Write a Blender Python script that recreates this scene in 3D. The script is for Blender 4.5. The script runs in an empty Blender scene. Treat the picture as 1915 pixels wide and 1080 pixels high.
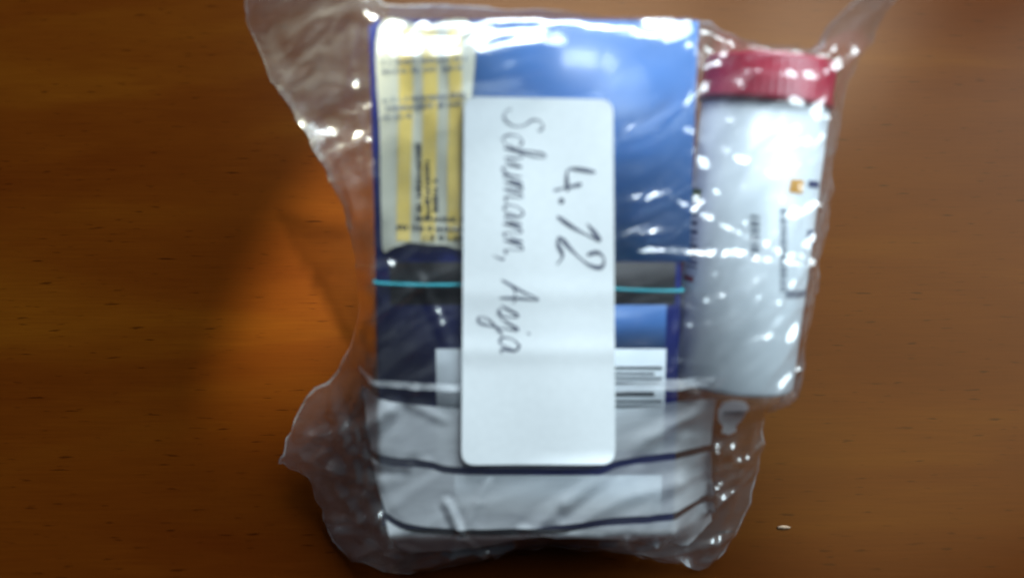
import bpy, bmesh, math, random
import numpy as np
from mathutils import Vector, noise
from mathutils.geometry import delaunay_2d_cdt

random.seed(7)
scene = bpy.context.scene
COL = scene.collection
MM = 0.001

# ------------------------------------------------------------------ camera
PITCH = math.radians(68)          # camera looks this far below the horizon
INCL = math.radians(32)           # the full bag lies back on the table at this slope
FPX = 957.5 / math.tan(math.radians(30))
Q = Vector((0, 0, 57))            # middle of the carton's face, mm above the table
Dv = Vector((0, math.cos(PITCH), -math.sin(PITCH)))
Uv = Vector((0, math.sin(PITCH), math.cos(PITCH)))
CAM = Q - Dv * 214
cam_d = bpy.data.cameras.new('camera')
cam = bpy.data.objects.new('camera', cam_d)
COL.objects.link(cam)
cam.location = CAM * MM
cam.rotation_euler = (math.pi / 2 - PITCH, 0, 0)
cam_d.sensor_width = 36
cam_d.angle = math.radians(60)
cam_d.clip_start = 0.01
cam_d.clip_end = 20
cam_d.dof.use_dof = True
cam_d.dof.focus_distance = 0.268
cam_d.dof.aperture_fstop = 4.5
scene.camera = cam

# ------------------------------------------------------------------ world, lamps, exposure
w = bpy.data.worlds.new('World')
scene.world = w
w.use_nodes = True
bg = w.node_tree.nodes['Background']
bg.inputs[0].default_value = (0.55, 0.68, 0.9, 1)
bg.inputs[1].default_value = 0.05

def area(name, loc, target, sx, sy, power, col, spread=180):
    d = bpy.data.lights.new(name, 'AREA')
    d.shape = 'RECTANGLE'
    d.size, d.size_y = sx, sy
    d.energy = power
    d.color = col
    d.spread = math.radians(spread)
    o = bpy.data.objects.new(name, d)
    COL.objects.link(o)
    o.location = loc
    o.rotation_euler = (Vector(target) - Vector(loc)).to_track_quat('-Z', 'Y').to_euler()
    return o

# a window behind the table (two panes) and an added soft key light from the right
area('window_pane_light', (0.04, 0.74, 0.84), (0.0, 0.10, 0.0), 0.46, 0.20, 15.0, (0.82, 0.94, 1.0))
area('window_pane_light', (0.44, 0.74, 0.84), (0.0, 0.10, 0.0), 0.22, 0.20, 6.0, (0.82, 0.94, 1.0))
area('added_key_light', (0.44, 0.22, 0.58), (0.02, 0.02, 0.04), 0.42, 0.55, 8.0, (0.76, 0.93, 1.0))
# added spot, no real source: brightens the table patch left of the bag
sd = bpy.data.lights.new('added_patch_spot', 'SPOT')
sd.energy = 130.0
sd.color = (1.0, 1.0, 0.75)
sd.spot_size = math.radians(11)
sd.spot_blend = 0.85
sd.shadow_soft_size = 0.022
so = bpy.data.objects.new('added_patch_spot', sd)
COL.objects.link(so)
so.location = (0.0, 0.20, 0.55)
so.scale = (0.22, 1, 1)
so.rotation_euler = (Vector((-0.058, 0.028, 0.0)) - so.location).to_track_quat('-Z', 'Y').to_euler()

vs = scene.view_settings
vs.view_transform = 'Standard'
vs.look = 'None'
vs.exposure = 0.0
vs.gamma = 1.0
scene.render.engine = 'CYCLES'
cy = scene.cycles
cy.use_denoising = True
cy.max_bounces = 16
cy.transparent_max_bounces = 32
cy.transmission_bounces = 12
cy.sample_clamp_indirect = 6
cy.blur_glossy = 0.3

# ------------------------------------------------------------------ frames and small helpers
V = Vector((0, math.cos(INCL), math.sin(INCL)))
N = Vector((0, -math.sin(INCL), math.cos(INCL)))
X = Vector((1, 0, 0))

def ray(px, py):
    return (X * ((px - 957.5) / FPX) + Uv * (-(py - 540) / FPX) + Dv)

def at_w(px, py, wv=0.0):         # -> (u, v, w) on the carton's face plane raised by w
    r = ray(px, py)
    t = ((Q + N * wv) - CAM).dot(N) / r.dot(N)
    p = CAM + r * t - Q
    return (p.dot(X), p.dot(V), p.dot(N))

def at_z(px, py, z=0.0):          # -> (u, v, w) at a height over the table
    r = ray(px, py)
    t = (z - CAM.z) / r.z
    p = CAM + r * t - Q
    return (p.dot(X), p.dot(V), p.dot(N))

def W(u, v, wv):                  # bag frame (mm) -> world (m)
    return (Q + X * u + V * v + N * wv) * MM

def mesh_obj(name, verts, faces, mat, parent=None, smooth=False):
    me = bpy.data.meshes.new(name)
    me.from_pydata([tuple(p) for p in verts], [], faces)
    me.update()
    if smooth:
        me.polygons.foreach_set('use_smooth', [True] * len(me.polygons))
    o = bpy.data.objects.new(name, me)
    COL.objects.link(o)
    me.materials.append(mat)
    o.parent = parent
    return o

def thing(name, label, cat):
    o = bpy.data.objects.new(name, None)
    o.empty_display_size = 0.01
    COL.objects.link(o)
    o['label'] = label
    o['category'] = cat
    return o

def catmull(pts, n=8, closed=False):
    P = [np.array(p, float) for p in pts]
    out = []
    m = len(P)
    for i in range(m if closed else m - 1):
        a, b = P[i], P[(i + 1) % m]
        p0 = P[i - 1] if (closed or i > 0) else 2 * a - b
        p3 = P[(i + 2) % m] if (closed or i + 2 < m) else 2 * b - a
        for k in range(n):
            t = k / n
            out.append(0.5 * (2 * a + (b - p0) * t + (2 * p0 - 5 * a + 4 * b - p3) * t * t + (3 * a - p0 - 3 * b + p3) * t ** 3))
    if not closed:
        out.append(P[-1])
    return out

def inside(poly, pu, pv):
    res = np.zeros(pu.shape, bool)
    n = len(poly)
    for i in range(n):
        x0, y0 = poly[i]
        x1, y1 = poly[(i + 1) % n]
        if y0 == y1:
            continue
        c = ((y0 > pv) != (y1 > pv)) & (pu < (x1 - x0) * (pv - y0) / (y1 - y0) + x0)
        res ^= c
    return res

def dist_poly(poly, pu, pv, closed=True):
    best = np.full(pu.shape, 1e9)
    n = len(poly)
    for i in range(n if closed else n - 1):
        ax, ay = poly[i]
        bx, by = poly[(i + 1) % n]
        dx, dy = bx - ax, by - ay
        L = dx * dx + dy * dy + 1e-9
        t = np.clip(((pu - ax) * dx + (pv - ay) * dy) / L, 0, 1)
        best = np.minimum(best, np.hypot(pu - ax - t * dx, pv - ay - t * dy))
    return best

def resample(poly, step):
    out = []
    n = len(poly)
    for i in range(n):
        a = np.array(poly[i]); b = np.array(poly[(i + 1) % n])
        k = max(1, int(np.hypot(*(b - a)) / step))
        for j in range(k):
            out.append(tuple(a + (b - a) * j / k))
    return out

def fill(poly, step, seed=1):     # triangulated sheet over a closed outline in (u, v)
    rng = np.random.default_rng(seed)
    edge = resample(poly, step)
    arr = np.array(edge)
    gu, gv = np.meshgrid(np.arange(arr[:, 0].min(), arr[:, 0].max(), step), np.arange(arr[:, 1].min(), arr[:, 1].max(), step * 0.87))
    gu = gu + (np.arange(gu.shape[0]) % 2)[:, None] * step * 0.5
    gu = gu + rng.uniform(-.12, .12, gu.shape) * step
    gv = gv + rng.uniform(-.12, .12, gv.shape) * step
    gu, gv = gu.ravel(), gv.ravel()
    ok = inside(edge, gu, gv)
    gu, gv = gu[ok], gv[ok]
    ok = dist_poly(edge, gu, gv) > step * 0.45
    gu, gv = gu[ok], gv[ok]
    pts = [Vector(p) for p in edge] + [Vector((a, b)) for a, b in zip(gu, gv)]
    n = len(edge)
    r = delaunay_2d_cdt(pts, [], [list(range(n))], 1, 1e-5)
    return [(p.x, p.y) for p in r[0]], [list(f) for f in r[2]]

def sheet(name, poly, hfun, step, mat, parent, smooth=True, thick=0.0, seed=1):
    pts, faces = fill(poly, step, seed)
    pu = np.array([p[0] for p in pts]); pv = np.array([p[1] for p in pts])
    h = hfun(pu, pv)
    verts = [W(a, b, c) for a, b, c in zip(pu, pv, h)]
    if thick:
        n = len(verts)
        verts += [W(a, b, c - thick) for a, b, c in zip(pu, pv, h)]
        cnt = {}
        for f in faces:
            for i in range(len(f)):
                e = (f[i], f[(i + 1) % len(f)])
                cnt[e] = 1
        side = [[b, a, a + n, b + n] for (a, b) in cnt if (b, a) not in cnt]
        faces = faces + [[i + n for i in reversed(f)] for f in faces] + side
    o = mesh_obj(name, verts, faces, mat, parent, smooth)
    if thick:
        for p in o.data.polygons[len(o.data.polygons) - len(side):]:
            p.use_smooth = False
        o.data.set_sharp_from_angle(angle=math.radians(40))
    return o

# ------------------------------------------------------------------ materials
def mat_new(name):
    m = bpy.data.materials.new(name)
    m.use_nodes = True
    nt = m.node_tree
    return m, nt, nt.nodes, nt.links, nt.nodes['Principled BSDF']

def coords(nd, ln, scale):
    tc = nd.new('ShaderNodeTexCoord')
    mp = nd.new('ShaderNodeMapping')
    mp.inputs['Scale'].default_value = scale
    ln.new(tc.outputs['Object'], mp.inputs['Vector'])
    return mp

def plain(name, col, rough=0.5, var=0.12, scale=180, coat=0.0, bump=0.0, spec=0.5):
    m, nt, nd, ln, b = mat_new(name)
    mp = coords(nd, ln, (1, 1, 1))
    nz = nd.new('ShaderNodeTexNoise')
    nz.inputs['Scale'].default_value = scale
    nz.inputs['Detail'].default_value = 5
    ln.new(mp.outputs[0], nz.inputs['Vector'])
    rp = nd.new('ShaderNodeValToRGB')
    rp.color_ramp.elements[0].position = 0.3
    rp.color_ramp.elements[1].position = 0.7
    rp.color_ramp.elements[0].color = tuple(c * (1 - var) for c in col) + (1,)
    rp.color_ramp.elements[1].color = tuple(min(1, c * (1 + var)) for c in col) + (1,)
    ln.new(nz.outputs['Fac'], rp.inputs['Fac'])
    ln.new(rp.outputs['Color'], b.inputs['Base Color'])
    b.inputs['Roughness'].default_value = rough
    b.inputs['Specular IOR Level'].default_value = spec
    b.inputs['Coat Weight'].default_value = coat
    b.inputs['Coat Roughness'].default_value = 0.15
    if bump:
        bp = nd.new('ShaderNodeBump')
        bp.inputs['Strength'].default_value = bump
        bp.inputs['Distance'].default_value = 0.0004
        ln.new(nz.outputs['Fac'], bp.inputs['Height'])
        ln.new(bp.outputs[0], b.inputs['Normal'])
    return m

def wood():
    m, nt, nd, ln, b = mat_new('beech_veneer')
    def nz(scale, vec, detail=6, rough=0.55, dist=0.0):
        mp = coords(nd, ln, vec)
        mp.inputs['Rotation'].default_value = (0, 0, math.radians(4))
        n = nd.new('ShaderNodeTexNoise')
        n.inputs['Scale'].default_value = scale
        n.inputs['Detail'].default_value = detail
        n.inputs['Roughness'].default_value = rough
        n.inputs['Distortion'].default_value = dist
        ln.new(mp.outputs[0], n.inputs['Vector'])
        return n
    def ramp(src, stops):
        r = nd.new('ShaderNodeValToRGB')
        els = r.color_ramp.elements
        while len(els) < len(stops):
            els.new(0.5)
        for e, (p, c) in zip(els, stops):
            e.position = p
            e.color = c
        ln.new(src, r.inputs['Fac'])
        return r
    def mix(mode, fac, a, bb):
        x = nd.new('ShaderNodeMixRGB')
        x.blend_type = mode
        if isinstance(fac, float):
            x.inputs[0].default_value = fac
        else:
            ln.new(fac, x.inputs[0])
        ln.new(a, x.inputs[1])
        ln.new(bb, x.inputs[2])
        return x
    broad = nz(5.0, (1.0, 5.0, 1), 4, 0.5, 0.4)
    base = ramp(broad.outputs['Fac'], [(0.28, (0.038, 0.0068, 0.0006, 1)), (0.5, (0.052, 0.0118, 0.0009, 1)), (0.72, (0.074, 0.022, 0.0014, 1))])
    fine = nz(60.0, (1.0, 22.0, 1), 6, 0.6, 0.2)
    fr = ramp(fine.outputs['Fac'], [(0.3, (0.86, 0.82, 0.8, 1)), (0.7, (1.05, 1.05, 1.05, 1))])
    c1 = mix('MULTIPLY', 1.0, base.outputs[0], fr.outputs[0])
    tick = nz(130.0, (1.0, 8.0, 1), 2, 0.4, 0.1)
    tr = ramp(tick.outputs['Fac'], [(0.26, (0.35, 0.3, 0.28, 1)), (0.345, (1, 1, 1, 1))])
    c2 = mix('MULTIPLY', 0.8, c1.outputs[0], tr.outputs[0])
    ln.new(c2.outputs[0], b.inputs['Base Color'])
    b.inputs['Roughness'].default_value = 0.24
    b.inputs['Specular IOR Level'].default_value = 0.10
    b.inputs['Specular Tint'].default_value = (1.0, 0.52, 0.20, 1)
    b.inputs['Coat Weight'].default_value = 0.0
    b.inputs['Coat Roughness'].default_value = 0.2
    bp = nd.new('ShaderNodeBump')
    bp.inputs['Strength'].default_value = 0.08
    bp.inputs['Distance'].default_value = 0.0002
    ln.new(fine.outputs['Fac'], bp.inputs['Height'])
    ln.new(bp.outputs[0], b.inputs['Normal'])
    return m

def film(name, haze, rough, f0=0.08, gain=1.0, bump=0.35, tint=(0.97, 0.98, 1.0), var=0.5, back=0.5):
    m, nt, nd, ln, b = mat_new(name)
    nd.remove(b)
    out = nd['Material Output']
    mp = coords(nd, ln, (0.3, 1.5, 1))
    mp.inputs['Rotation'].default_value = (0, 0, math.radians(-32))
    n1 = nd.new('ShaderNodeTexNoise')
    n1.inputs['Scale'].default_value = 140
    n1.inputs['Detail'].default_value = 4
    n1.inputs['Distortion'].default_value = 0.6
    ln.new(mp.outputs[0], n1.inputs['Vector'])
    bp = nd.new('ShaderNodeBump')
    bp.inputs['Strength'].default_value = bump
    bp.inputs['Distance'].default_value = 0.0012
    ln.new(n1.outputs['Fac'], bp.inputs['Height'])
    tr = nd.new('ShaderNodeBsdfTransparent')
    tr.inputs[0].default_value = (*tint, 1)
    gl = nd.new('ShaderNodeBsdfGlossy')
    gl.inputs['Roughness'].default_value = rough
    gl.inputs['Color'].default_value = (1, 1, 1, 1)
    ln.new(bp.outputs[0], gl.inputs['Normal'])
    # thin sheet: the same reflectance from either side
    ge = nd.new('ShaderNodeNewGeometry')
    dt = nd.new('ShaderNodeVectorMath')
    dt.operation = 'DOT_PRODUCT'
    ln.new(ge.outputs['Incoming'], dt.inputs[0])
    ln.new(bp.outputs[0], dt.inputs[1])
    def math_node(op, a, b=None, clamp=False):
        n = nd.new('ShaderNodeMath')
        n.operation = op
        n.use_clamp = clamp
        for k, v in enumerate((a, b)):
            if v is None:
                continue
            if isinstance(v, float):
                n.inputs[k].default_value = v
            else:
                ln.new(v, n.inputs[k])
        return n.outputs[0]
    ab = math_node('ABSOLUTE', dt.outputs['Value'])
    inv = math_node('SUBTRACT', 1.0, ab, True)
    p5 = math_node('POWER', inv, 5.0)
    sch = math_node('ADD', math_node('MULTIPLY', p5, 0.92), f0)
    fac = math_node('MULTIPLY', sch, gain, True)
    df = nd.new('ShaderNodeBsdfDiffuse')
    df.inputs[0].default_value = (0.8, 0.82, 0.85, 1)
    tl = nd.new('ShaderNodeBsdfTranslucent')
    tl.inputs[0].default_value = (0.8, 0.82, 0.85, 1)
    md = nd.new('ShaderNodeMixShader')
    md.inputs[0].default_value = back
    ln.new(df.outputs[0], md.inputs[1])
    ln.new(tl.outputs[0], md.inputs[2])
    m1 = nd.new('ShaderNodeMixShader')
    # milky haze of the polythene, a little stronger where it is creased
    rp = nd.new('ShaderNodeMapRange')
    rp.inputs['From Min'].default_value = 0.35
    rp.inputs['From Max'].default_value = 0.75
    rp.inputs['To Min'].default_value = haze * (1 - var)
    rp.inputs['To Max'].default_value = haze * (1 + var)
    ln.new(n1.outputs['Fac'], rp.inputs['Value'])
    ln.new(rp.outputs[0], m1.inputs[0])
    ln.new(tr.outputs[0], m1.inputs[1])
    ln.new(md.outputs[0], m1.inputs[2])
    m2 = nd.new('ShaderNodeMixShader')
    ln.new(fac, m2.inputs[0])
    ln.new(m1.outputs[0], m2.inputs[1])
    ln.new(gl.outputs[0], m2.inputs[2])
    ln.new(m2.outputs[0], out.inputs['Surface'])
    return m

M_WOOD = wood()
M_FILM = film('clear_polythene', 0.06, 0.22, 0.14, 1.0, 0.06)
M_FILMB = film('clear_polythene_back', 0.06, 0.22, 0.09, 1.0, 0.08)
M_FIELD = film('white_bag_print', 0.46, 0.25, 0.05, 1.0, 0.06, var=0.12, back=0.2)
M_BLUE = plain('blue_carton_print', (0.006, 0.015, 0.17), 0.42, 0.10, 60, 0.25)
M_MID = plain('mid_blue_carton_print', (0.06, 0.165, 0.42), 0.42, 0.10, 60, 0.25)
M_WHITE = plain('white_carton_print', (0.62, 0.66, 0.68), 0.5, 0.05, 120)
M_BAND = plain('dark_photo_band', (0.030, 0.026, 0.026), 0.5, 0.6, 90)
M_TEAL = plain('turquoise_rubber', (0.02, 0.38, 0.44), 0.5, 0.1, 300)
M_INKBLK = plain('black_print', (0.025, 0.027, 0.035), 0.6, 0.2, 400)
M_CREAM = plain('cream_packet_paper', (0.62, 0.60, 0.48), 0.5, 0.06, 120)
M_YELLOW = plain('yellow_print', (0.84, 0.62, 0.17), 0.5, 0.08, 200)
M_PAPER = plain('white_sticker_paper', (0.80, 0.83, 0.85), 0.55, 0.02, 500, 0, 0.05)
M_PEN = plain('ballpoint_ink', (0.12, 0.13, 0.18), 0.5, 0.35, 700)
M_TUBE = plain('white_tube_plastic', (0.62, 0.66, 0.68), 0.35, 0.03, 60, 0.2)
M_RED = plain('red_cap_plastic', (0.36, 0.014, 0.038), 0.35, 0.08, 120, 0.2)
M_GREY = plain('grey_print', (0.20, 0.22, 0.26), 0.6, 0.2, 300)
M_ORANGE = plain('orange_print', (0.75, 0.36, 0.05), 0.6, 0.1, 300)
M_NAVY = plain('navy_print', (0.03, 0.045, 0.14), 0.6, 0.2, 300)
M_GREEN = plain('green_print', (0.20, 0.28, 0.06), 0.6, 0.1, 300)
M_CRUMB = plain('bread_crumb', (0.30, 0.20, 0.13), 0.8, 0.2, 900)

# ------------------------------------------------------------------ table
def table():
    bm = bmesh.new()
    bmesh.ops.create_cube(bm, size=1)
    bmesh.ops.scale(bm, vec=(1.5, 1.2, 0.03), verts=bm.verts)
    bmesh.ops.translate(bm, vec=(0, 0.25, -0.015), verts=bm.verts)
    bmesh.ops.bevel(bm, geom=bm.edges[:], offset=0.003, segments=3, affect='EDGES')
    me = bpy.data.meshes.new('table')
    bm.to_mesh(me)
    bm.free()
    o = bpy.data.objects.new('table', me)
    COL.objects.link(o)
    me.materials.append(M_WOOD)
    o['kind'] = 'structure'
    o['label'] = 'reddish brown beech table top with fine dark grain flecks'
    o['category'] = 'table'
table()

# ------------------------------------------------------------------ carton
CU0, CU1 = -33.0, 41.0
CV0, CV1 = at_w(957, 992, 0)[1], at_w(957, 36, 0)[1]
CT = 27.0                                   # thickness of the carton

def box_uvw(name, u0, u1, v0, v1, w0, w1, mat, parent, bev=0.8):
    bm = bmesh.new()
    bmesh.ops.create_cube(bm, size=1)
    for p in bm.verts:
        a = (u0 + u1) / 2 + p.co.x * (u1 - u0)
        b = (v0 + v1) / 2 + p.co.y * (v1 - v0)
        c = (w0 + w1) / 2 + p.co.z * (w1 - w0)
        p.co = W(a, b, c)
    if bev:
        bmesh.ops.bevel(bm, geom=bm.edges[:], offset=bev * MM, segments=3, affect='EDGES')
    me = bpy.data.meshes.new(name)
    bm.to_mesh(me)
    bm.free()
    me.polygons.foreach_set('use_smooth', [True] * len(me.polygons))
    o = bpy.data.objects.new(name, me)
    COL.objects.link(o)
    me.materials.append(mat)
    o.parent = parent
    return o

def rect_px(x0, y0, x1, y1, wv):            # a print rectangle on the carton
    a = at_w(x0, y0, wv)
    b = at_w(x1, y1, wv)
    return min(a[0], b[0]), max(a[0], b[0]), min(a[1], b[1]), max(a[1], b[1])

def patch(name, x0, y0, x1, y1, wv, mat, parent, th=0.1):
    u0, u1, v0, v1 = rect_px(x0, y0, x1, y1, wv)
    return box_uvw(name, u0, u1, v0, v1, wv - th, wv, mat, parent, 0)

carton = thing('carton', 'blue cardboard carton with a dark printed band and white text panel inside the clear bag', 'carton')
box_uvw('carton_body', CU0, CU1, CV0, CV1, -CT, 0, M_BLUE, carton, 1.2)
patch('printed_band', 728, 490, 1262, 569, 0.12, M_BAND, carton)
patch('blue_panel', 882, 40, 1290, 488, 0.12, M_MID, carton)
patch('blue_panel', 868, 570, 1244, 650, 0.12, M_MID, carton)
patch('text_panel', 815, 652, 1240, 842, 0.12, M_WHITE, carton)
patch('white_panel', 850, 888, 1236, 958, 0.12, M_WHITE, carton)

for i, (y, hh) in enumerate([(690, 5), (700, 4), (709, 4), (718, 4), (740, 8), (752, 4), (761, 4)]):
    patch('text_line', 1040, y - hh, 1238 - (14 if i % 3 == 1 else 0), y, 0.2, M_INKBLK, carton, 0.06)

# turquoise rubber band stretched round the carton
def rubber_band():
    vb = at_w(957, 533, 0)[1]
    r = 0.42
    c = 1.4
    hw = [(CU0 - r, c), (CU0 - r + c, 0)]
    loop = []
    def corner(cu, cw, a0):
        for k in range(6):
            a = math.radians(a0 + k * 18)
            loop.append((cu + math.cos(a) * c, cw + math.sin(a) * c))
    e = r * 0.8
    corner(CU1 + e - c, e - c, 0)
    corner(CU0 - e + c, e - c, 90)
    corner(CU0 - e + c, -CT - e + c, 180)
    corner(CU1 + e - c, -CT - e + c, 270)
    dense = resample(loop, 4.0)
    verts, faces = [], []
    n = len(dense)
    K = 8
    for i, (a, b) in enumerate(dense):
        a0, b0 = dense[i - 1]
        a1, b1 = dense[(i + 1) % n]
        t = np.array([a1 - a0, b1 - b0]); t /= np.hypot(*t) + 1e-9
        nr = np.array([t[1], -t[0]])
        sag = 0.5 * math.sin(a * 0.11 + 1) - 0.025 * a
        for k in range(K):
            an = 2 * math.pi * k / K
            q = math.cos(an) * r
            verts.append(W(a + nr[0] * q, vb + sag + math.sin(an) * r, b + nr[1] * q))
    for i in range(n):
        for k in range(K):
            j = (i + 1) % n
            faces.append([i * K + k, i * K + (k + 1) % K, j * K + (k + 1) % K, j * K + k])
    o = mesh_obj('rubber_band', verts, faces, M_TEAL, None, True)
    o['label'] = 'thin turquoise rubber band stretched across the dark band of the blue carton'
    o['category'] = 'rubber band'
rubber_band()

# ------------------------------------------------------------------ striped packet on the carton
def packet_h(pu, pv):
    return 1.0 + 0.45 * np.sin(pu * 0.23 + 0.8) * np.sin(pv * 0.11) + 0.2 * np.sin(pu * 0.7 + pv * 0.2)
packet = thing('striped_packet', 'cream paper packet with yellow stripes and rows of black print, tucked beside the sticker', 'packet')
pk_px = catmull([(708, 50), (790, 47), (884, 46), (881, 200), (876, 330), (871, 457), (830, 458), (795, 456), (768, 453), (748, 458), (732, 464), (716, 468), (713, 400), (710, 250)], 5, True)
pk = [at_w(p[0], p[1], 1.0)[:2] for p in pk_px]
sheet('packet_sheet', pk, packet_h, 2.2, M_CREAM, packet, True, 0.3)
def ribbon_px(name, pts, half, hfun, off, mat, parent):
    """a flat printed strip following a sheet"""
    c = [np.array(at_w(p[0], p[1], 1.0)[:2]) for p in catmull(pts, 6)]
    verts, faces = [], []
    for i, p in enumerate(c):
        t = c[min(i + 1, len(c) - 1)] - c[max(i - 1, 0)]
        t = t / (np.hypot(*t) + 1e-9)
        nn = np.array([-t[1], t[0]])
        for s in (-1, 0, 1):
            q = p + nn * half * s
            verts.append(W(q[0], q[1], float(hfun(np.array([q[0]]), np.array([q[1]]))[0]) + off))
    for i in range(len(c) - 1):
        for s in (0, 1):
            a = i * 3 + s
            faces.append([a, a + 1, a + 4, a + 3])
    return mesh_obj(name, verts, faces, mat, parent, True)
for xs, hw in ((757, 1.6), (803, 1.7), (850, 1.5)):
    ribbon_px('stripe', [(xs, 55), (xs + 2, 180), (xs - 1, 320), (xs - 2, 450)], hw, packet_h, 0.12, M_YELLOW, packet)
def glyph_sheet(name, x0, x1, y, hgt, hfun, off, mat, parent, gw=8, slant=0.0, seed=0, vertical=False):
    rng = random.Random(seed)
    verts, faces = [], []
    x = x0
    while x < x1:
        g = gw * rng.uniform(0.4, 1.0)
        hh = hgt * rng.uniform(0.6, 1.0)
        if rng.random() < 0.88:
            k = len(verts)
            for (dx, dy) in ((0, 0), (g, 0), (g, -hh), (0, -hh)):
                yy = y + slant * (x + dx - x0) + dy
                a = (yy, x + dx) if vertical else (x + dx, yy)
                u, v, _ = at_w(a[0], a[1], 1.0)
                verts.append(W(u, v, float(hfun(np.array([u]), np.array([v]))[0]) + off))
            faces.append([k, k + 1, k + 2, k + 3])
        x += g + gw * rng.uniform(0.15, 0.5)
    return mesh_obj(name, verts, faces, mat, parent)
for i, (x0, x1, y, hh, s) in enumerate([(714, 872, 122, 11, -.05), (714, 868, 138, 10, -.05), (716, 870, 193, 11, -.07), (716, 866, 208, 10, -.07), (718, 770, 224, 9, -.07),
                                       (778, 868, 412, 10, 0.03), (742, 868, 428, 11, 0.05), (790, 866, 447, 10, 0.03)]):
    glyph_sheet('text_line', x0, x1, y, hh, packet_h, 0.22, M_GREY if i < 5 else M_INKBLK, packet, 5, s, 20 + i)
for i, (y, x0, x1) in enumerate([(787, 268, 395), (803, 300, 400), (818, 335, 398)]):
    glyph_sheet('text_line', x0, x1, y, 11, packet_h, 0.24, M_INKBLK, packet, 8, 0.03, 40 + i, True)

# ------------------------------------------------------------------ tube with red cap
TR = 15.3
top = Vector(at_w(1441, 112, -13.0))
bot = Vector(at_w(1366, 716, -9.5))
TA = (top - bot).normalized()
TL = (top - bot).length
TX = TA.cross(Vector((0, 0, 1))).normalized()      # sideways
TN = TX.cross(TA).normalized()
if TN.z < 0:
    TN = -TN
def tube_pt(ang, s, r):                            # ang 0 = facing out of the bag, s along the axis
    p = bot + TA * s + TN * (math.cos(ang) * r) + TX * (math.sin(ang) * r)
    return W(p.x, p.y, p.z)
def lathe(name, prof, seg, mat, parent, rib=0.0, ribn=0):
    verts, faces = [], []
    for (s, r) in prof:
        for k in range(seg):
            rr = r
            if rib and r > TR:
                rr = r - rib * (0.5 - 0.5 * math.cos(2 * math.pi * ribn * k / seg))
            verts.append(tube_pt(2 * math.pi * k / seg, s, rr))
    m = len(prof)
    for i in range(m - 1):
        for k in range(seg):
            faces.append([i * seg + k, i * seg + (k + 1) % seg, (i + 1) * seg + (k + 1) % seg, (i + 1) * seg + k])
    faces.append([k for k in reversed(range(seg))])
    faces.append([(m - 1) * seg + k for k in range(seg)])
    return mesh_obj(name, verts, faces, mat, parent, True)
tube = thing('tablet_tube', 'white plastic tablet tube with ribbed red cap beside the blue carton', 'tube')
capl = 11.2
lathe('tube_body', [(0, 0.5), (0, TR - 1.4), (0.4, TR - 0.5), (1.4, TR), (TL - capl + 1, TR), (TL - capl + 1.2, TR - 1)], 72, M_TUBE, tube)
lathe('cap', [(TL - capl, TR - 0.5), (TL - capl, TR + 0.75), (TL - capl + 1.6, TR + 0.8), (TL - capl + 2.0, TR + 0.45), (TL - 1.2, TR + 0.35), (TL - 0.3, TR - 0.2), (TL, TR - 1.4), (TL, 0.5)], 216, M_RED, tube, 0.16, 54)
def tube_mark(name, x0, y0, x1, y1, mat, rows=None, seed=0):
    """print on the tube, wrapped to its curve; (x, y) found on the tube's skin"""
    def hit(px, py):
        r = ray(px, py)
        o = CAM - Q
        oo = Vector((o.dot(X), o.dot(V), o.dot(N))) - bot
        dd = Vector((r.dot(X), r.dot(V), r.dot(N)))
        ox, oy = oo.dot(TX), oo.dot(TN)
        dx, dy = dd.dot(TX), dd.dot(TN)
        a, b, c = dx * dx + dy * dy, 2 * (ox * dx + oy * dy), ox * ox + oy * oy - TR * TR
        disc = b * b - 4 * a * c
        t = -b / (2 * a) if disc < 0 else (-b - math.sqrt(disc)) / (2 * a)
        p = oo + dd * t
        return math.atan2(p.dot(TX), p.dot(TN)), p.dot(TA)
    rng = random.Random(seed)
    spans = [(y0, y1)]
    if rows:
        spans = []
        y = y0
        while y < y1:
            h = rows * rng.uniform(0.5, 1.0)
            spans.append((y, min(y + h, y1)))
            y += h + rows * rng.uniform(0.25, 0.5)
    verts, faces = [], []
    for (a, b) in spans:
        a0, s0 = hit(x0, a)
        a1, s1 = hit(x1, b)
        n = 5
        k = len(verts)
        for i in range(n + 1):
            t = a0 + (a1 - a0) * i / n
            verts += [tube_pt(t, s0, TR + 0.08), tube_pt(t, s1, TR + 0.08)]
        for i in range(n):
            q = k + i * 2
            faces.append([q, q + 1, q + 3, q + 2])
    return mesh_obj(name, verts, faces, mat, tube, True)
tube_mark('text_column', 1404, 402, 1420, 490, M_GREY, 11, 1)
tube_mark('text_column', 1459, 390, 1471, 545, M_GREY, 9, 2)
tube_mark('orange_mark', 1478, 334, 1500, 362, M_ORANGE)
tube_mark('dark_mark', 1512, 337, 1530, 352, M_NAVY)
tube_mark('dark_mark', 1510, 430, 1524, 462, M_NAVY, 8, 4)
tube_mark('dark_mark', 1470, 543, 1506, 553, M_GREY)
tube_mark('text_column', 1284, 395, 1304, 500, M_NAVY, 12, 5)
tube_mark('red_mark', 1280, 512, 1296, 528, M_RED)
tube_mark('green_mark', 1292, 352, 1310, 378, M_GREEN)

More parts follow.
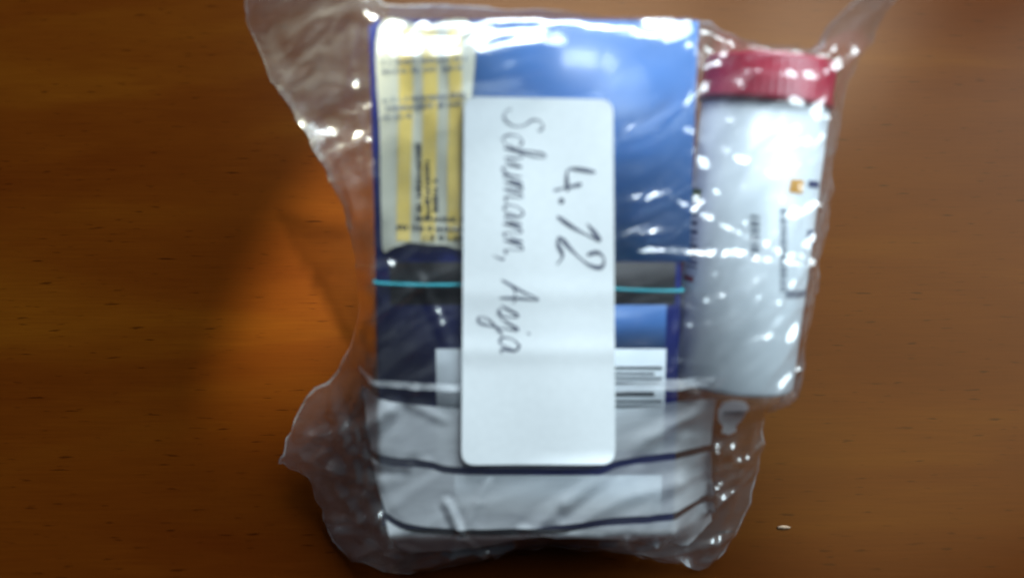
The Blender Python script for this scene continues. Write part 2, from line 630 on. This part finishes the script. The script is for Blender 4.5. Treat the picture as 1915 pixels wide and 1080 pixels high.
# ------------------------------------------------------------------ the bag: outline and drape of its film
# outline points: picture position and height (w over the carton face, or z over the table)
OUT = [(462, 40, 'w', -26), (470, -70, 'w', -14), (600, -90, 'w', -8), (700, -40, 'w', -8), (722, 6, 'w', -7), (860, 12, 'w', -7), (1000, 22, 'w', -8), (1180, 34, 'w', -8),
       (1325, 44, 'w', -8), (1385, 74, 'w', -10), (1462, 88, 'w', -8), (1512, 92, 'w', -7), (1548, 55, 'w', -3), (1600, 0, 'w', 1), (1650, -60, 'w', 3),
       (1690, -40, 'w', 2), (1662, 20, 'w', 0), (1625, 80, 'w', -4), (1592, 135, 'w', -9), (1572, 200, 'w', -14), (1560, 300, 'w', -15), (1545, 420, 'w', -15),
       (1524, 540, 'w', -16), (1500, 640, 'w', -18), (1474, 712, 'w', -16), (1434, 760, 'w', -11), (1426, 830, 'w', -13), (1414, 900, 'w', -16), (1392, 960, 'z', 10),
       (1352, 1030, 'z', 3), (1306, 1064, 'z', 1.5), (1272, 1052, 'z', 1.5), (1180, 1036, 'z', 2), (1080, 1022, 'z', 2), (1000, 1020, 'z', 2), (900, 1046, 'z', 2), (810, 1062, 'z', 1.5), (740, 1068, 'z', 1.5), (680, 1054, 'z', 1.5),
       (625, 1012, 'z', 2), (600, 950, 'z', 3), (575, 892, 'z', 6), (536, 866, 'z', 9), (521, 861, 'z', 10), (529, 846, 'z', 11), (545, 800, 'z', 14), (572, 742, 'z', 20), (630, 690, 'w', -22), (664, 620, 'w', -22), (668, 520, 'w', -20),
       (650, 420, 'w', -18), (618, 340, 'w', -18), (575, 255, 'w', -20), (530, 182, 'w', -24), (500, 130, 'w', -26)]
o3 = [at_w(p[0], p[1], p[3]) if p[2] == 'w' else at_z(p[0], p[1], p[3]) for p in OUT]
rj = random.Random(11)
o3 = [tuple(np.array(p) + np.array((rj.uniform(-.55, .55), rj.uniform(-.55, .55), 0.0))) for p in catmull(o3, 3, True)]   # angular, crinkled edge
OUTL = [(p[0], p[1]) for p in o3]

U0, V0, GS = -85.0, -95.0, 1.0
NU, NV = 205, 205
GU, GV = np.meshgrid(U0 + np.arange(NU) * GS, V0 + np.arange(NV) * GS)
IN = inside(OUTL, GU, GV)
oa = np.array(o3)
edge_w = np.zeros(GU.shape)
wsum = np.zeros(GU.shape)
for p in o3:
    k = 1.0 / ((GU - p[0]) ** 2 + (GV - p[1]) ** 2 + 0.4) ** 2
    edge_w += k * p[2]
    wsum += k
edge_w /= wsum
tube_axis = (bot.x, bot.y), (top.x, top.y)
def tube_height(gu, gv, sign, r):
    ax, ay = tube_axis[0]
    bx, by = tube_axis[1]
    dx, dy = bx - ax, by - ay
    L2 = dx * dx + dy * dy
    t = ((gu - ax) * dx + (gv - ay) * dy) / L2
    d = np.abs((gu - ax) * dy - (gv - ay) * dx) / math.sqrt(L2)
    wa = bot.z + (top.z - bot.z) * np.clip(t, 0, 1)
    h = wa + sign * np.sqrt(np.maximum(r * r - d * d, 0))
    return h, (d < r) & (t > -0.01) & (t < 1.01)
def obstacle(sign):
    ob = np.full(GU.shape, -1e3 * sign)
    c = (GU > CU0 - .8) & (GU < CU1 + .8) & (GV > CV0 - .8) & (GV < CV1 + .8)
    pkin = inside(pk, GU, GV)
    if sign > 0:
        ob[c] = 0.9
        ob[pkin] = 2.0
    else:
        ob[c] = -CT - 0.8
    th, tin = tube_height(GU, GV, sign, TR + 1.3)
    ob = np.where(tin, np.maximum(ob, th) if sign > 0 else np.minimum(ob, th), ob)
    return ob
def relax(sign, it=900):
    ob = obstacle(sign)
    h = edge_w.copy()
    inn = IN.copy()
    h[inn] = np.maximum(h, ob)[inn] if sign > 0 else np.minimum(h, ob)[inn]
    # height of the table under each point (w of z = 1 mm)
    floor = (1.0 - Q.z - GV * V.z) / N.z
    for _ in range(it):
        a = 0.25 * (np.roll(h, 1, 0) + np.roll(h, -1, 0) + np.roll(h, 1, 1) + np.roll(h, -1, 1))
        a = np.maximum(a, ob) if sign > 0 else np.minimum(a, ob)
        a = np.maximum(a, floor)
        h = np.where(inn, a, edge_w)
    return h
HF = relax(1)
HB = relax(-1)
def bil(G, pu, pv):
    x = np.clip((pu - U0) / GS, 0, NU - 1.001)
    y = np.clip((pv - V0) / GS, 0, NV - 1.001)
    i, j = x.astype(int), y.astype(int)
    fx, fy = x - i, y - j
    return G[j, i] * (1 - fx) * (1 - fy) + G[j, i + 1] * fx * (1 - fy) + G[j + 1, i] * (1 - fx) * fy + G[j + 1, i + 1] * fx * fy

def uvp(pts, wv=2.0):
    return [at_w(x, y, wv)[:2] for x, y in pts]
STK_PX = [(868, 180), (1147, 186), (1151, 866), (863, 869)]
def rounded(px, r, n=6):
    out = []
    m = len(px)
    for i in range(m):
        a, b, c = (np.array(px[k % m], float) for k in (i - 1, i, i + 1))
        d0 = (a - b) / np.hypot(*(a - b))
        d1 = (c - b) / np.hypot(*(c - b))
        p0, p1 = b + d0 * r, b + d1 * r
        for k in range(n + 1):
            t = k / n
            out.append(tuple((1 - t) ** 2 * p0 + 2 * t * (1 - t) * b + t * t * p1))
    return out
STK = uvp(rounded(STK_PX, 26), 2.6)

# creases seen in the film: picture polyline, height (mm), half width (mm)
FOLDS = [([(598, 240), (622, 310), (655, 400)], 2.4, 1.5), ([(528, 182), (600, 150), (655, 160)], 1.8, 1.6), ([(655, 60), (664, 200), (690, 330)], 1.8, 1.3),
         ([(1298, 110), (1275, 190), (1225, 245), (1150, 276)], 3.2, 2.0), ([(1170, 120), (1140, 150), (1120, 180)], 1.2, 1.3),
         ([(1300, 310), (1262, 345), (1205, 385), (1160, 400)], 1.6, 1.6), ([(1290, 380), (1220, 435), (1150, 468)], 1.5, 1.4),
         ([(1272, 570), (1262, 620), (1248, 680)], 1.7, 1.2),
         ([(1560, 160), (1500, 270), (1430, 420), (1350, 580), (1262, 712)], 1.3, 1.5), ([(1545, 230), (1480, 380), (1420, 500), (1310, 690)], 0.9, 1.2),
         ([(1510, 470), (1420, 580), (1320, 700)], 1.2, 1.4), ([(1490, 620), (1420, 690), (1350, 740)], 1.1, 1.4),
         ([(1400, 720), (1290, 770), (1170, 835), (1090, 900), (1000, 985)], 1.1, 1.6), ([(1340, 745), (1240, 800), (1150, 870), (1060, 940)], 0.9, 1.4),
         ([(1270, 900), (1160, 930), (1040, 1000)], 0.9, 1.6), ([(1345, 960), (1310, 1010), (1290, 1060)], 1.3, 1.8),
         ([(520, 860), (590, 842), (665, 812), (730, 760)], 2.2, 1.6), ([(560, 750), (620, 712), (680, 690)], 1.6, 1.4), ([(600, 780), (640, 860), (690, 950), (735, 1010)], 1.7, 1.7), ([(620, 960), (690, 1010), (760, 1050)], 1.4, 1.5),
         ([(690, 80), (800, 62), (940, 78), (1080, 60), (1290, 92)], 1.7, 1.7), ([(730, 30), (860, 48), (1000, 42), (1180, 56)], 1.5, 1.3), ([(900, 100), (1000, 84), (1100, 110), (1230, 90)], 1.1, 1.3),
         ([(880, 170), (950, 140), (1010, 122)], 0.9, 1.2), ([(1335, 60), (1420, 98), (1520, 104), (1590, 60), (1660, -10)], 2.0, 1.5), ([(1540, 110), (1600, 60), (1650, -30)], 2.0, 1.2),
         ([(1310, 130), (1400, 100), (1480, 100)], 1.3, 1.4), ([(1400, 740), (1418, 830), (1395, 920)], 1.6, 1.3), ([(1335, 740), (1338, 850), (1345, 950)], 1.3, 1.2), ([(1385, 820), (1370, 900), (1330, 970)], 1.1, 1.3),
         ([(500, 60), (580, 30), (690, 20)], 2.0, 1.6), ([(540, 110), (560, 40), (620, -30)], 1.6, 1.8)]
FUV = [(uvp([tuple(p) for p in catmull(pts, 4)], 0.0), a, b) for pts, a, b in FOLDS]
rc = random.Random(23)
for k in range(64):                 # long straight creases of crumpled film
    cx, cy = rc.uniform(470, 1640), rc.uniform(0, 1050)
    if 860 < cx < 1160 and cy < 880:
        continue
    an = math.radians(rc.choice((38, 55, 30, 62, 110, -15)) + rc.uniform(-12, 12))
    ln_ = rc.uniform(50, 150)
    a = (cx - math.cos(an) * ln_, cy + math.sin(an) * ln_)
    b = (cx + math.cos(an) * ln_, cy - math.sin(an) * ln_)
    m = (cx + rc.uniform(-8, 8), cy + rc.uniform(-8, 8))
    FUV.append((uvp([a, m, b], 0.0), rc.uniform(0.5, 1.5), rc.uniform(0.7, 1.2)))
SYM = at_w(1364, 776, 0.0)[:2]
FIELD_ZONE = uvp([(668, 735), (1330, 735), (1340, 960), (1330, 1030), (740, 1062)], 0.0)

def wrinkles(pu, pv, seed):
    out = np.zeros(len(pu))
    ofs = 31.7 * seed
    for i, (a, b) in enumerate(zip(pu, pv)):
        # long soft creases running up to the right, plus small crumples
        s = (a * 0.88 + b * 0.47)
        t = (-a * 0.47 + b * 0.88)
        wx = noise.noise(Vector((a * 0.035, b * 0.035, ofs))) * 9
        r1 = 1 - abs(noise.noise(Vector((s * 0.022 + wx * 0.1, (t + wx) * 0.12, ofs + 3))))
        r2 = 1 - abs(noise.noise(Vector((s * 0.05, (t + wx * 0.5) * 0.2, ofs + 9))))
        r3 = 1 - abs(noise.noise(Vector((a * 0.07 + wx * 0.06, b * 0.07, ofs + 17))))
        out[i] = 1.7 * (r1 ** 6) + 0.8 * (r2 ** 7) + 0.25 * r3 ** 6
    return out - 0.45
def film_front(pu, pv, wr=True):
    base = bil(HF, pu, pv)
    d_st = np.where(inside(STK, pu, pv), 0.0, dist_poly(STK, pu, pv))
    calm = np.clip(d_st / 5.0, 0, 1)
    fz = inside(FIELD_ZONE, pu, pv)
    amp = 0.15 + 0.85 * calm
    free = (bil(HF, pu, pv) < 0.4).astype(float)
    amp = amp * (1 + 0.9 * free)
    amp = np.where(fz, amp * 0.14, amp)
    sy = np.clip((np.hypot(pu - SYM[0], pv - SYM[1]) - 6) / 4, 0.1, 1)
    calm = calm * sy
    amp = amp * sy
    d_edge = dist_poly(OUTL, pu, pv)
    amp = amp * (0.35 + 0.65 * np.clip(d_edge / 4, 0, 1))
    dd = CV1 + 1.0 - pv
    top_zone = (np.clip(1 - np.abs(dd - 6) / 12, 0, 1)) * (pu > CU0) * (pu < CU1)
    h = base + wrinkles(pu, pv, 1) * amp * (1 - 0.8 * top_zone)
    for poly, a, b in FUV:
        d = dist_poly(poly, pu, pv, False)
        x = d / b
        h += a * calm * (1 - 0.85 * top_zone) * np.where(fz, 0.6, 1.0) * (np.exp(-np.abs(x) ** 1.3) - 0.28 * np.exp(-((x - 2.2) / 0.9) ** 2))
    # air trapped under the top end puffs the film up before it dips over the carton's edge
    dd = CV1 + 1.0 - pv
    run = np.where(pu < -5, 10.0, 10.0 - 4.5 * np.clip((pu + 5) / 18, 0, 1))     # how far down the slope reaches
    ramp = 0.68 * np.clip(dd, 0, 100)
    puff = np.where(dd < run, ramp, 0.68 * run * np.cos(np.clip((dd - run) / 15, 0, 1) * math.pi / 2) ** 2)
    puff = np.minimum(puff, 0.68 * run * (1 - np.exp(-np.clip(dd, 0, 50) / run * 2.6)) * 1.05)
    puff = puff * np.clip((pu - CU0 + 3) / 6, 0, 1) * np.clip((CU1 + 2 - pu) / 8, 0, 1) * (dd > 0)
    lump = np.array([1.0 + 0.22 * noise.noise(Vector((a * 0.10, b * 0.05, 4.2))) for a, b in zip(pu, pv)])
    h += puff * np.clip(calm * 1.5, 0, 1) * lump
    ob = bil(obstacle(1), pu, pv)
    ob = np.where(ob < -100, -100, ob)
    h = np.maximum(h, np.where(ob > -50, ob - 0.4, -100))
    h = np.where(d_st <= 0, np.minimum(h, 2.2), h)
    fl = (0.7 - Q.z - pv * V.z) / N.z
    return np.maximum(h, fl)
def film_back(pu, pv):
    base = bil(HB, pu, pv)
    d_edge = dist_poly(OUTL, pu, pv)
    h = base - np.abs(wrinkles(pu, pv, 2)) * 1.6 * np.clip(d_edge / 5, 0, 1)
    fl = (0.5 - Q.z - pv * V.z) / N.z
    return np.maximum(h, fl)

bag = thing('plastic_bag', 'crumpled clear plastic bag with white writing fields holding the carton and tube', 'bag')
sheet('front_film', OUTL, film_front, 0.85, M_FILM, bag, True)
sheet('back_film', OUTL, film_back, 2.0, M_FILMB, bag, True, seed=5)

M_SEAM = film('welded_polythene', 0.30, 0.16, 0.12, 1.0, 0.1)
def seam():
    pts = np.array(resample(OUTL, 1.0))
    n = len(pts)
    t = np.roll(pts, -1, 0) - np.roll(pts, 1, 0)
    t /= np.hypot(t[:, 0], t[:, 1])[:, None] + 1e-9
    nn = np.stack([-t[:, 1], t[:, 0]], 1)
    mid = pts + nn * 0.5
    if inside(OUTL, mid[:, 0], mid[:, 1]).mean() < 0.5:
        nn = -nn
    wd = np.array([0.9 + 0.7 * noise.noise(Vector((p[0] * 0.05, p[1] * 0.05, 2.0))) for p in pts])
    strip = (pts[:, 0] < -36) & (pts[:, 1] > 12) & (pts[:, 1] < 48)
    wd = np.where(strip, wd + 1.2, wd)
    inn = pts + nn * np.where(strip, np.clip(wd, 0.3, 2.6), np.clip(wd * 0.6, 0.25, 0.8))[:, None]
    ha = film_front(pts[:, 0], pts[:, 1]) + 0.12
    hb = film_front(inn[:, 0], inn[:, 1]) + 0.12
    verts = [W(p[0], p[1], q) for p, q in zip(pts, ha)] + [W(p[0], p[1], q) for p, q in zip(inn, hb)]
    faces = [[i, (i + 1) % n, n + (i + 1) % n, n + i] for i in range(n)]
    mesh_obj('seam', verts, faces, M_SEAM, bag, True)
seam()

# white printed fields of the bag, with clear gaps between
G0T = [(656, 703), (700, 708), (780, 712), (865, 717), (1000, 720), (1150, 717), (1250, 704), (1340, 690)]
G0B = [(1340, 706), (1250, 722), (1150, 732), (1000, 734), (865, 729), (780, 725), (700, 720), (660, 712)]
F1T = [(668, 733), (730, 748), (865, 763), (1000, 768), (1120, 768), (1200, 757), (1330, 735)]
GAP1 = [(692, 846), (735, 853), (800, 859), (850, 870), (1000, 873), (1110, 872), (1160, 856), (1240, 845), (1332, 834)]
GAP2 = [(722, 955), (760, 976), (850, 986), (950, 986), (1030, 981), (1130, 967), (1250, 957), (1342, 940)]
F3B = [(1350, 1010), (1300, 1050), (1250, 1042), (1180, 1028), (1100, 1014), (1010, 1008), (900, 1040), (810, 1055), (745, 1060)]
sh = lambda L, dy: [(x, y + dy) for x, y in L]
M_SYM = film('white_symbol_print', 0.85, 0.25, 0.05, 1.0, 0.06, var=0.08, back=0.2)
def field(name, px, label=None, mat=None):
    poly = uvp([tuple(p) for p in px], 0.5)
    o = sheet(name, poly, lambda a, b: film_front(a, b) + 0.22, 1.1, mat or M_FIELD, bag, True, seed=8)
    if label:
        o['label'] = label
    return o
field('white_strip', G0T + G0B, 'narrow white strip printed across the bag above the writing fields')
field('writing_field', catmull(F1T, 4) + [tuple(p) for p in reversed(catmull(GAP1, 4))])
field('writing_field', catmull(sh(GAP1, 14), 4) + [tuple(p) for p in reversed(catmull(GAP2, 4))])
field('writing_field', catmull(sh(GAP2, 14), 4) + [tuple(p) for p in catmull(F3B, 4)])
def ellipse(cx, cy, rx, ry, n=28):
    return [(cx + rx * math.cos(2 * math.pi * k / n), cy + ry * math.sin(2 * math.pi * k / n)) for k in range(n)]
sym = field('printed_symbol', [(1342, 740), (1360, 733), (1380, 736), (1391, 752), (1389, 782), (1378, 798), (1382, 812), (1366, 818), (1350, 810), (1352, 796), (1340, 780), (1337, 758)], 'small white rounded symbol with dark lettering printed on the bag', M_SYM)
def sym_line(x0, y0, x1, y1):
    poly = uvp([(x0, y0), (x1, y0 - 2), (x1, y1 - 2), (x0, y1)], 0.5)
    return sheet('symbol_lettering', poly, lambda a, b: film_front(a, b) + 0.4, 1.0, M_GREY, sym, True)
for k in range(4):
    sym_line(1349 + k * 9, 761, 1354 + k * 9, 769)

# ------------------------------------------------------------------ sticker with handwriting
stk_c1, stk_c2 = at_w(1000, 548, 2)[1], at_w(1000, 655, 2)[1]
su = [p[0] for p in STK]
def stk_h(pu, pv):
    h = 2.75 + 0.15 * np.exp(-((pv - stk_c1) / 3.0) ** 2) + 0.2 * np.exp(-((pv - stk_c2) / 2.5) ** 2)
    mid = (min(su) + max(su)) / 2
    h -= 0.0009 * (pu - mid) ** 2
    vb = min(p[1] for p in STK)
    h += 0.5 * np.exp(-((pv - vb) / 1.5) ** 2) * np.clip((pu - mid + 6) / 20, 0, 1)
    h += 0.10 * np.sin(pu * 0.19 + pv * 0.07 + 1) + 0.08 * np.sin(pv * 0.16 - pu * 0.05)
    return h
sticker = thing('name_sticker', 'white rounded paper sticker with handwriting running sideways, stuck on the bag', 'sticker')
sheet('sticker_paper', STK, stk_h, 1.5, M_PAPER, sticker, True, 0.18, 3)

def stroke(verts, faces, pts_px, width):
    c = [np.array(at_w(p[0], p[1], 2.8)[:2]) for p in catmull(pts_px, 7)]
    k = len(verts)
    n = len(c)
    for i, p in enumerate(c):
        t = c[min(i + 1, n - 1)] - c[max(i - 1, 0)]
        t = t / (np.hypot(*t) + 1e-9)
        nn = np.array([-t[1], t[0]])
        wd = width * (0.75 + 0.35 * math.sin(i * 0.35 + k))
        if i in (0, n - 1):
            wd *= 0.5
        for s in (-1, 1):
            q = p + nn * wd * s * 0.5
            verts.append(W(q[0], q[1], float(stk_h(np.array([q[0]]), np.array([q[1]]))[0]) + 0.06 + 0.001 * (k % 7)))
    for i in range(n - 1):
        a = k + i * 2
        faces.append([a, a + 1, a + 3, a + 2])

# letters: strokes in (along, up); along runs down the sticker, up points to its right side
LET = {
 'S': (1.25, [[(1.05, 1.75), (0.85, 2.0), (0.5, 1.9), (0.45, 1.5), (0.8, 1.05), (0.9, 0.5), (0.55, 0.05), (0.1, 0.15), (0.0, 0.4)]]),
 'c': (0.75, [[(0.75, 0.8), (0.5, 1.0), (0.2, 0.75), (0.2, 0.25), (0.45, 0.0), (0.8, 0.2)]]),
 'h': (0.95, [[(0.0, 0.15), (0.45, 1.3), (0.5, 2.0), (0.3, 2.0), (0.22, 1.2), (0.2, 0.0), (0.35, 0.75), (0.6, 0.95), (0.72, 0.6), (0.72, 0.1), (0.95, 0.15)]]),
 'u': (0.95, [[(0.0, 0.2), (0.2, 0.95), (0.22, 0.2), (0.45, 0.0), (0.7, 0.4), (0.75, 0.95), (0.75, 0.1), (0.95, 0.15)]]),
 'm': (1.3, [[(0.0, 0.2), (0.18, 0.95), (0.2, 0.0), (0.35, 0.8), (0.52, 0.9), (0.58, 0.0), (0.75, 0.8), (0.95, 0.9), (1.02, 0.1), (1.3, 0.15)]]),
 'a': (1.0, [[(0.75, 0.85), (0.45, 1.0), (0.15, 0.6), (0.2, 0.1), (0.5, 0.1), (0.75, 0.85), (0.75, 0.15), (1.0, 0.12)]]),
 'n': (0.95, [[(0.0, 0.2), (0.18, 0.95), (0.2, 0.0), (0.38, 0.8), (0.6, 0.92), (0.7, 0.1), (0.95, 0.15)]]),
 ',': (0.6, [[(0.25, 0.1), (0.3, -0.05), (0.12, -0.5)], [(0.2, 0.05), (0.32, 0.0)]]),
 'A': (1.35, [[(0.0, 0.1), (0.45, 1.1), (0.8, 2.0), (0.85, 1.0), (0.95, 0.0)], [(0.2, 0.7), (0.6, 0.8), (1.15, 0.75)]]),
 's': (0.75, [[(0.0, 0.15), (0.4, 1.0), (0.55, 0.5), (0.5, 0.05), (0.2, 0.05), (0.75, 0.2)]]),
 'j': (0.75, [[(0.0, 0.25), (0.4, 1.0), (0.4, 0.0), (0.3, -0.9), (0.0, -1.0), (0.05, -0.5), (0.75, 0.2)], [(0.48, 1.45), (0.56, 1.6)]]),
 'i': (0.5, []),
}
pen_id = [0]
def write_word(word, x_base, y0, unit, adv, width, lean=0.12):
    y = y0
    for ch in word:
        a, strokes = LET[ch]
        verts, faces = [], []
        jit = random.uniform(-0.06, 0.06)
        for st in strokes:
            px = []
            for (al, up) in st:
                al2 = al + up * lean
                px.append((x_base + (up + jit) * unit, y + al2 * adv))
            stroke(verts, faces, px, width)
        mesh_obj('pen_letter', verts, faces, M_PEN, sticker)
        y += a * adv
    return y
write_word('Schumann,', 942, 203, 37, 33.5, 0.46)
write_word('Asja', 934, 522, 37, 36, 0.6)
DIG = [[[(1112, 318), (1070, 324), (1046, 330), (1066, 346), (1078, 352)], [(1100, 352), (1068, 342), (1040, 336)], [(1112, 346), (1080, 350), (1050, 356)]],
       [[(1046, 372), (1052, 376), (1047, 381)], [(1044, 375), (1054, 378)]],
       [[(1042, 404), (1070, 424), (1100, 440), (1124, 450)], [(1124, 450), (1108, 430), (1098, 418)]],
       [[(1098, 476), (1118, 472), (1130, 484), (1124, 500), (1100, 494), (1072, 470), (1052, 448), (1044, 444), (1044, 458), (1052, 478), (1042, 494)]]]
DIG[0] = [[(1114, 322), (1078, 316), (1062, 318), (1060, 338), (1062, 358)], [(1088, 344), (1062, 350), (1036, 356)]]
for d in DIG:
    verts, faces = [], []
    for st in d:
        stroke(verts, faces, st, 0.95)
    mesh_obj('pen_digit', verts, faces, M_PEN, sticker)

# ------------------------------------------------------------------ crumb on the table
def crumb():
    c = at_z(1465, 985, 0.4)
    bm = bmesh.new()
    bmesh.ops.create_icosphere(bm, subdivisions=3, radius=1)
    for p in bm.verts:
        k = 1 + 0.35 * noise.noise(p.co * 1.7 + Vector((3, 1, 4)))
        p.co = Vector((p.co.x * 1.7 * k, p.co.y * 0.5 * k, p.co.z * 0.42 * k))
    base = Q + X * c[0] + V * c[1] + N * c[2]
    for p in bm.verts:
        p.co = (p.co + base) * MM
    me = bpy.data.meshes.new('crumb')
    bm.to_mesh(me)
    bm.free()
    me.polygons.foreach_set('use_smooth', [True] * len(me.polygons))
    o = bpy.data.objects.new('crumb', me)
    COL.objects.link(o)
    me.materials.append(M_CRUMB)
    o['label'] = 'tiny pale crumb lying alone on the brown table'
    o['category'] = 'crumb'
crumb()
